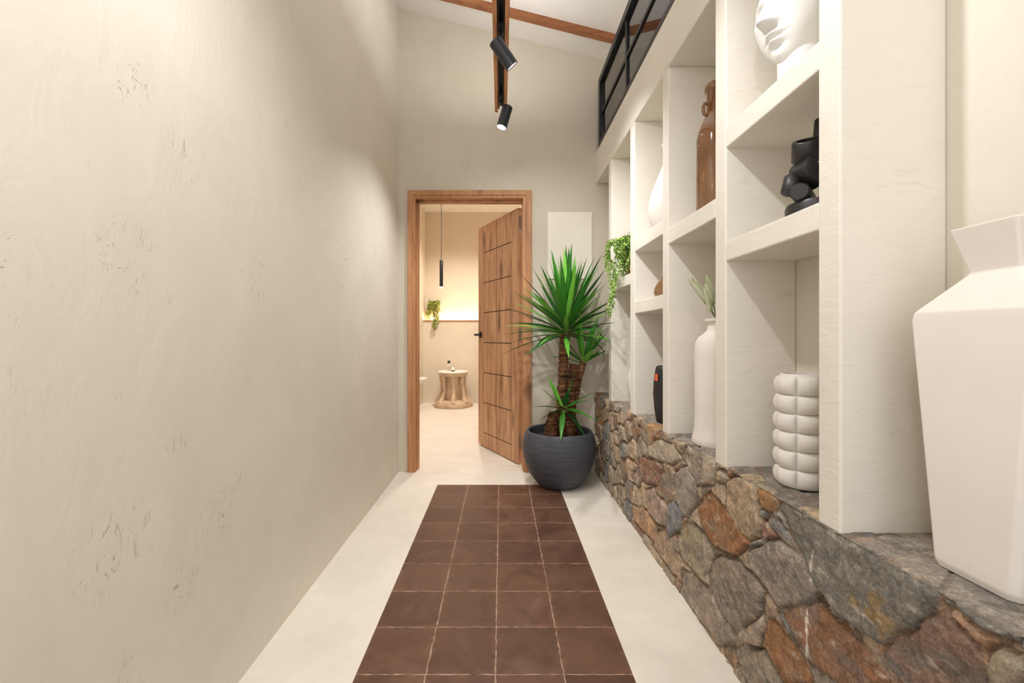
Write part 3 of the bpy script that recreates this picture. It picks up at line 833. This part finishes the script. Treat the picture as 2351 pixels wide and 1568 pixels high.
# amber demijohn bottle with small lug handle
gb = thing('glass_bottle', 'tall amber brown glass bottle with small neck handle on a shelf', 'bottle', (.800, 1.57, 1.4245))
MB().lathe([(0, 0), (.064, 0), (.068, .008), (.068, .285), (.064, .315), (.052, .345), (.040, .368), (.035, .385), (.034, .462), (.039, .466), (.040, .478), (.037, .490), (.030, .494), (.026, .488), (.026, .38), (.058, .30), (.060, .012), (0, .008)], 56).build('bottle_body', m_amber, gb, 50)
MB().tube([(-.033, 0, .418), (-.043, 0, .420), (-.048, 0, .408), (-.048, 0, .392), (-.044, 0, .380), (-.036, 0, .376)], .006, 12).build('handle', m_amber, gb, 60)

vase('teardrop_vase', (.802, 2.00, 1.4805), [(0, 0), (.060, 0), (.074, .006), (.093, .045), (.101, .092), (.097, .14), (.080, .20), (.055, .26), (.036, .31), (.025, .35), (.026, .38), (.036, .405), (.040, .412), (.034, .413), (.020, .39), (.018, .35), (0, .33)],
     m_ceramic, 'white teardrop vase with slender neck on an upper shelf')
vase('glass_ornament', (.800, 2.00, 1.1605), [(0, 0), (.055, 0), (.068, .010), (.073, .030), (.068, .055), (.052, .082), (.030, .110), (.014, .145), (.008, .18), (.010, .187), (.006, .19), (0, .19)],
     m_amber, 'squat amber glass drop with pointed neck on a middle shelf', cat='ornament')
bv = thing('ribbed_vase', 'black ribbed vase with small orange mark on the stone ledge', 'vase', (.782, 1.97, ZT))
MB().lathe([(0, 0), (.050, 0), (.054, .006), (.062, .06), (.067, .13), (.065, .19), (.057, .245), (.054, .258), (.048, .262), (.046, .25), (.046, .15), (0, .14)], 96,
           fn=lambda r, z, a: r*(1+.022*math.sin(24*a))).build('vase_body', m_blk_clay, bv, 60)
mk = MB()
a0 = math.atan2(-.42, -.90)
for k in range(6):
    aa = a0-.10+.05*k
    for q in range(3):
        pass
mkV, mkF = [], []
for k in range(5):
    for q in range(5):
        aa = a0-.42+.10*k; z = .195+.035*q/4*(1-.25*abs(k-2)/2); r_ = .0665-.0055*max(0, (z-.19)/.055)+.0012
        mkV.append((r_*math.cos(aa), r_*math.sin(aa), z))
for k in range(4):
    for q in range(4): mkF.append((k*5+q, k*5+q+1, k*5+q+6, k*5+q+5))
o = pydata('glaze_mark', mkV, mkF, simple('orange_glaze', (206, 92, 52), .5, .2, 60), bv, 60); o['label'] = 'small orange glaze mark'
vase('round_vase', (.808, 2.42, ZT), [(0, 0), (.050, 0), (.058, .008), (.074, .06), (.082, .12), (.078, .18), (.062, .23), (.045, .26), (.036, .285), (.040, .30), (.034, .302), (.030, .28), (0, .26)],
     m_ceramic, 'plump white vase on the ledge below the trailing plant')

# black stacked-cylinder sculpture
cs = thing('cylinder_sculpture', 'black abstract sculpture of stacked tilted cylinders on a shelf', 'sculpture', (.80, 1.075, 1.2705))
def cyl(name, c, ax, r, L, hollow=False):
    ax = Vector(ax).normalized(); q = ax.to_track_quat('Z', 'Y').to_matrix().to_4x4()
    Mx = Matrix.Translation(Vector(c)) @ q
    bvl = .003
    pr = [(0, -L/2), (r-bvl, -L/2), (r, -L/2+bvl), (r, L/2-bvl), (r-bvl, L/2)]
    pr += [(r-.009, L/2), (r-.010, L/2-.03), (0, L/2-.03)] if hollow else [(0, L/2)]
    return MB().lathe(pr, 44, mat=Mx).build(name, m_blk_clay, cs, 45)
MB().lathe([(0, 0), (.070, 0), (.070, .038), (.067, .045), (0, .045)], 56, (.006, 0, 0)).build('base', m_blk_clay, cs, 45)
cyl('cylinder', (-.032, .000, .0665), (-.70, -.71, 0), .0215, .085)
cyl('cylinder', (-.054, .010, .0955), (.28, .10, .95), .0205, .046)
cyl('cylinder', (-.018, -.002, .122), (-.78, -.10, .62), .029, .070)
cyl('cylinder', (-.020, .000, .180), (-.26, -.42, .87), .034, .052, True)
cyl('cylinder', (.016, .006, .226), (.05, -.05, 1), .014, .075)

# white plaster face sculpture
def face_sculpture():
    hd = .30; cx, cy, cz = .797, 1.135, 1.855
    t = thing('face_sculpture', 'white plaster sculpture of a face in profile on the top shelf', 'sculpture', (cx, cy, 1.6205))
    N, K = 150, 150; V, Fc = [], []
    g = lambda a, b, s, q: math.exp(-((a/s)**2)-((b/q)**2))
    fwd = Vector((-.985, -.17, 0)).normalized(); sd = Vector((fwd.y, -fwd.x, 0))*-1
    for k in range(K+1):
        th = PI*k/K; w0 = math.cos(th)
        for i in range(N):
            ph = 2*PI*i/N
            x = math.sin(th)*math.cos(ph); y = math.sin(th)*math.sin(ph); z = w0
            sgn = lambda q: abs(q)**.86*(1 if q >= 0 else -1)
            u = .335*sgn(x); f_ = .335*sgn(y) if y > 0 else .335*y; w = .5*z
            if w < -.06:
                s = (-w-.06)/.44; u *= 1-.36*s*s
                if f_ < 0: f_ *= 1-.35*s
            if y > 0:
                m_ = min(1, y*2.2); au = abs(u)
                ramp = max(0, min(1, (.10-w)/.26)) if w > -.165 else max(0, 1-(-w-.165)/.035)
                add = .150*ramp*math.exp(-(u/(.034+.022*ramp))**2)
                add += .045*g(au-.055, w+.165, .028, .028)
                add -= .020*g(au-.03, w+.195, .02, .012)
                add += .030*g(au-.11, w-.085, .09, .026)
                add -= .050*g(au-.125, w-.015, .062, .045)
                add += .030*g(au-.125, w-.008, .045, .026)
                add -= .012*g(au-.125, w+.004, .045, .006)
                add += .050*g(u, w+.255, .075, .020)+.014*g(au-.03, w+.25, .03, .016)
                add += .052*g(u, w+.312, .062, .022)
                add -= .030*g(u, w+.283, .095, .007)
                add -= .022*g(u, w+.355, .07, .018)
                add -= .012*g(u, w+.222, .014, .02)
                add += .055*g(u, w+.435, .075, .055)
                add += .022*g(au-.20, w+.07, .08, .07)
                f_ += add*m_
            au = abs(u)
            if au > .2: # ears
                e_ = g(f_+.02, w+.04, .045, .085)-.6*g(f_+.01, w+.04, .022, .05)
                u += .045*e_*(1 if u > 0 else -1)
            p = (sd*u+fwd*(f_*.92-.02))*hd
            V.append((p.x, p.y, w*hd+cz-1.6205))
    for k in range(K):
        for i in range(N): Fc.append((k*N+i, k*N+N+i, k*N+N+(i+1) % N, k*N+(i+1) % N))
    pydata('face', V, Fc, m_bust, t, 180)
    # neck on a small plinth
    off = fwd*(-.012)
    nk = MB().lathe([(0, 0), (.070, 0), (.072, .010), (.062, .022), (.055, .045), (.055, .09), (.058, .16), (0, .17)], 40, (off.x, off.y, 0)).build('neck', m_bust, t, 60)
    # wavy hair cap above the forehead
    HV, HF = [], []; n2, k2 = 96, 40
    for k in range(k2+1):
        th = .02+1.42*k/k2
        for i in range(n2):
            ph = 2*PI*i/n2; x, y, z = math.sin(th)*math.cos(ph), math.sin(th)*math.sin(ph), math.cos(th)
            rr_ = 1.03+.03*math.sin(9*ph+6*th)+.02*math.sin(21*ph-9*th)
            yy_ = y*.335*rr_*(.92); zz_ = z*.5*rr_
            if y > 0: zz_ = max(zz_, .22+.10*y*0)
            p = (sd*(.335*x*rr_)+fwd*(yy_-.02))*hd
            HV.append((p.x, p.y, zz_*hd+cz-1.6205))
    for k in range(k2):
        for i in range(n2): HF.append((k*n2+i, k*n2+n2+i, k*n2+n2+(i+1) % n2, k*n2+(i+1) % n2))
    HF.append(tuple(range(n2)))
    pydata('hair', HV, HF, m_bust, t, 180)
face_sculpture()

# ------------------------------------------------------------------ bathroom things
pd = thing('pendant_lamp', 'slim black cylinder pendant hanging inside the bathroom', 'pendant lamp', (-.79, 5.6, 2.9))
MB().lathe([(0, -1.252), (.022, -1.252), (.023, -1.248), (.023, -.905), (.020, -.90), (0, -.90)], 28).build('lamp_shade', m_black, pd, 40)
lz = MB().lathe([(0, -1.268), (.022, -1.268), (.022, -1.2525), (0, -1.2525)], 28).build('lens', emit('pendant_lens', (255, 240, 220), 5), pd); lz['label'] = 'glowing lens'
MB().tube([(0, 0, -.901), (0, 0, -.02)], .0035, 8).build('cord', m_black, pd, 60)
MB().lathe([(0, -.025), (.045, -.025), (.05, -.02), (.05, 0), (0, 0)], 28).build('ceiling_rose', m_black, pd, 40)

sx, sy = -.680, 6.0
stl = thing('driftwood_stool', 'round driftwood stool with flared legs and a white top in the bathroom', 'stool', (sx, sy, 0))
MB().lathe([(0, .478), (.205, .478), (.216, .484), (.216, .496), (.210, .502), (0, .502)], 56).build('top', m_stooltop, stl, 40)
rr = random.Random(12)
MB().lathe([(0, 0), (.262, 0), (.270, .02), (.262, .06), (.235, .085), (.15, .10), (0, .10)], 64, fn=lambda r, z, a: r*(1+.035*math.sin(5*a+1)+.02*math.sin(11*a))).build('base_ring', m_stool, stl, 60)
MB().lathe([(0, .43), (.185, .43), (.198, .445), (.200, .479), (0, .479)], 56, fn=lambda r, z, a: r*(1+.02*math.sin(7*a)+.012*math.sin(13*a))).build('apron', m_stool, stl, 60)
for k in range(7):
    a = 2*PI*k/7+.35; ca, sa = math.cos(a), math.sin(a)
    MB().tube([(ca*.165, sa*.165, .45), (ca*.160, sa*.160, .33), (ca*.168+.01, sa*.168, .22), (ca*.19, sa*.19, .13), (ca*.222, sa*.222, .06)], [.034, .024, .022, .030, .048], 14,
              fn=lambda i, q: 1+.12*math.sin(3*q+i)).build('leg', m_stool, stl, 60)
MB().lathe([(0, .08), (.135, .08), (.128, .16), (.118, .30), (.135, .44), (0, .44)], 48, fn=lambda r, z, a: r*(1+.10*math.sin(4*a+.6)+.05*math.sin(9*a+z*9))).build('core', m_stool, stl, 60)
bt = thing('soap_bottle', 'clear bottle with a black cap standing on the bathroom stool', 'bottle', (-.735, 5.97, .5025))
MB().lathe([(0, 0), (.026, 0), (.028, .004), (.028, .075), (.020, .09), (.011, .098), (.011, .112), (0, .112)], 28).build('bottle_body', m_clear, bt, 50)
MB().lathe([(0, .112), (.019, .112), (.019, .142), (.016, .146), (0, .146)], 24).build('cap', m_black, bt, 40)
jr = thing('scent_jar', 'small clear jar with dark foot on the bathroom stool', 'jar', (-.672, 5.94, .5025))
MB().lathe([(0, .012), (.026, .012), (.027, .05), (.018, .066), (.012, .074), (.012, .082), (0, .082)], 24).build('jar_body', m_clear, jr, 50)
MB().lathe([(0, 0), (.029, 0), (.029, .012), (0, .012)], 24).build('foot', m_dgrey, jr, 40)

tl = thing('toilet', 'white wall-hung toilet with raised lid half hidden by the door frame', 'toilet', (-1.16, 5.5, 0))
def slab(pts_fn, z0, z1, n=40):
    P = [pts_fn(2*PI*i/n) for i in range(n)]
    m = MB(); m.poly([(x, y, z0) for x, y in P]+[(x, y, z1) for x, y in P], [tuple(range(n-1, -1, -1)), tuple(range(n, 2*n))]+[(i, (i+1) % n, n+(i+1) % n, n+i) for i in range(n)]); return m
rimf = lambda s, L: (lambda a: (.001+L*(.5-.5*math.cos(a))**.8 if True else 0, s*math.sin(a)*.18))
bw = MB(); n = 36; rings = []
for z, L, s in [(.30, .03, .45), (.33, .07, .7), (.37, .12, .88), (.405, .165, .98), (.425, .190, 1.0)]:
    rings.append([(.0005+L*(.5-.5*math.cos(2*PI*i/n)), s*.17*math.sin(2*PI*i/n), z) for i in range(n)])
bw.poly([p for r_ in rings for p in r_], [(k*n+i, k*n+(i+1) % n, k*n+n+(i+1) % n, k*n+n+i) for k in range(len(rings)-1) for i in range(n)]+[tuple(range(n-1, -1, -1)), tuple(range((len(rings)-1)*n, len(rings)*n))])
bw.build('bowl', m_ceramic, tl, 50)
slab(lambda a: (.0005+.20*(.5-.5*math.cos(a)), .175*math.sin(a)), .426, .446).build('seat', m_ceramic, tl, 40)
MB().box(.0005, .012, -.15, .15, .31, .42).build('wall_mount', m_ceramic, tl)
MB().box(.055, .085, -.16, .16, .447, .66, .012).build('lid', m_ceramic, tl, 40)

# ------------------------------------------------------------------ light
def area(name, loc, rot, sx, sy, power, col):
    ld = bpy.data.lights.new(name, 'AREA'); ld.shape = 'RECTANGLE'; ld.size = sx; ld.size_y = sy; ld.energy = power; ld.color = col
    o = bpy.data.objects.new(name, ld); COL.objects.link(o); o.location = loc; o.rotation_euler = rot; return o
lamp('lamp_bath', (-.35, 5.3, 2.86), (-.12, .1, -1), 120, (1, .91, .82), 120, .8, .05)
lamp('lamp_bath', (-.45, 4.0, 2.86), (0, .05, -1), 45, (1, .92, .84), 120, .8, .05)
lamp('lamp_pendant', (-.79, 5.6, 1.625), (0, 0, -1), 6, (1, .86, .7), 120, .8, .02)

w = bpy.data.worlds.new('daylight'); scene.world = w; w.use_nodes = True
bg = w.node_tree.nodes['Background']; bg.inputs[0].default_value = (1, .99, .97, 1); bg.inputs[1].default_value = 1.45

# ------------------------------------------------------------------ camera
cd = bpy.data.cameras.new('camera'); cam = bpy.data.objects.new('camera', cd); COL.objects.link(cam)
cam.location = (0, 0, H); cam.rotation_euler = (PI/2, 0, 0)
cd.sensor_fit = 'HORIZONTAL'; cd.sensor_width = 36; cd.lens = F/2351*36
cd.shift_x = 25.5/2351; cd.shift_y = -9/2351; cd.clip_start = .02
scene.camera = cam
vs = scene.view_settings
vs.view_transform = 'Standard'; vs.look = 'None'; vs.exposure = 0.28; vs.gamma = 1; vs.use_curve_mapping = False
scene.cycles.max_bounces = 10; scene.cycles.diffuse_bounces = 6; scene.cycles.use_denoising = True
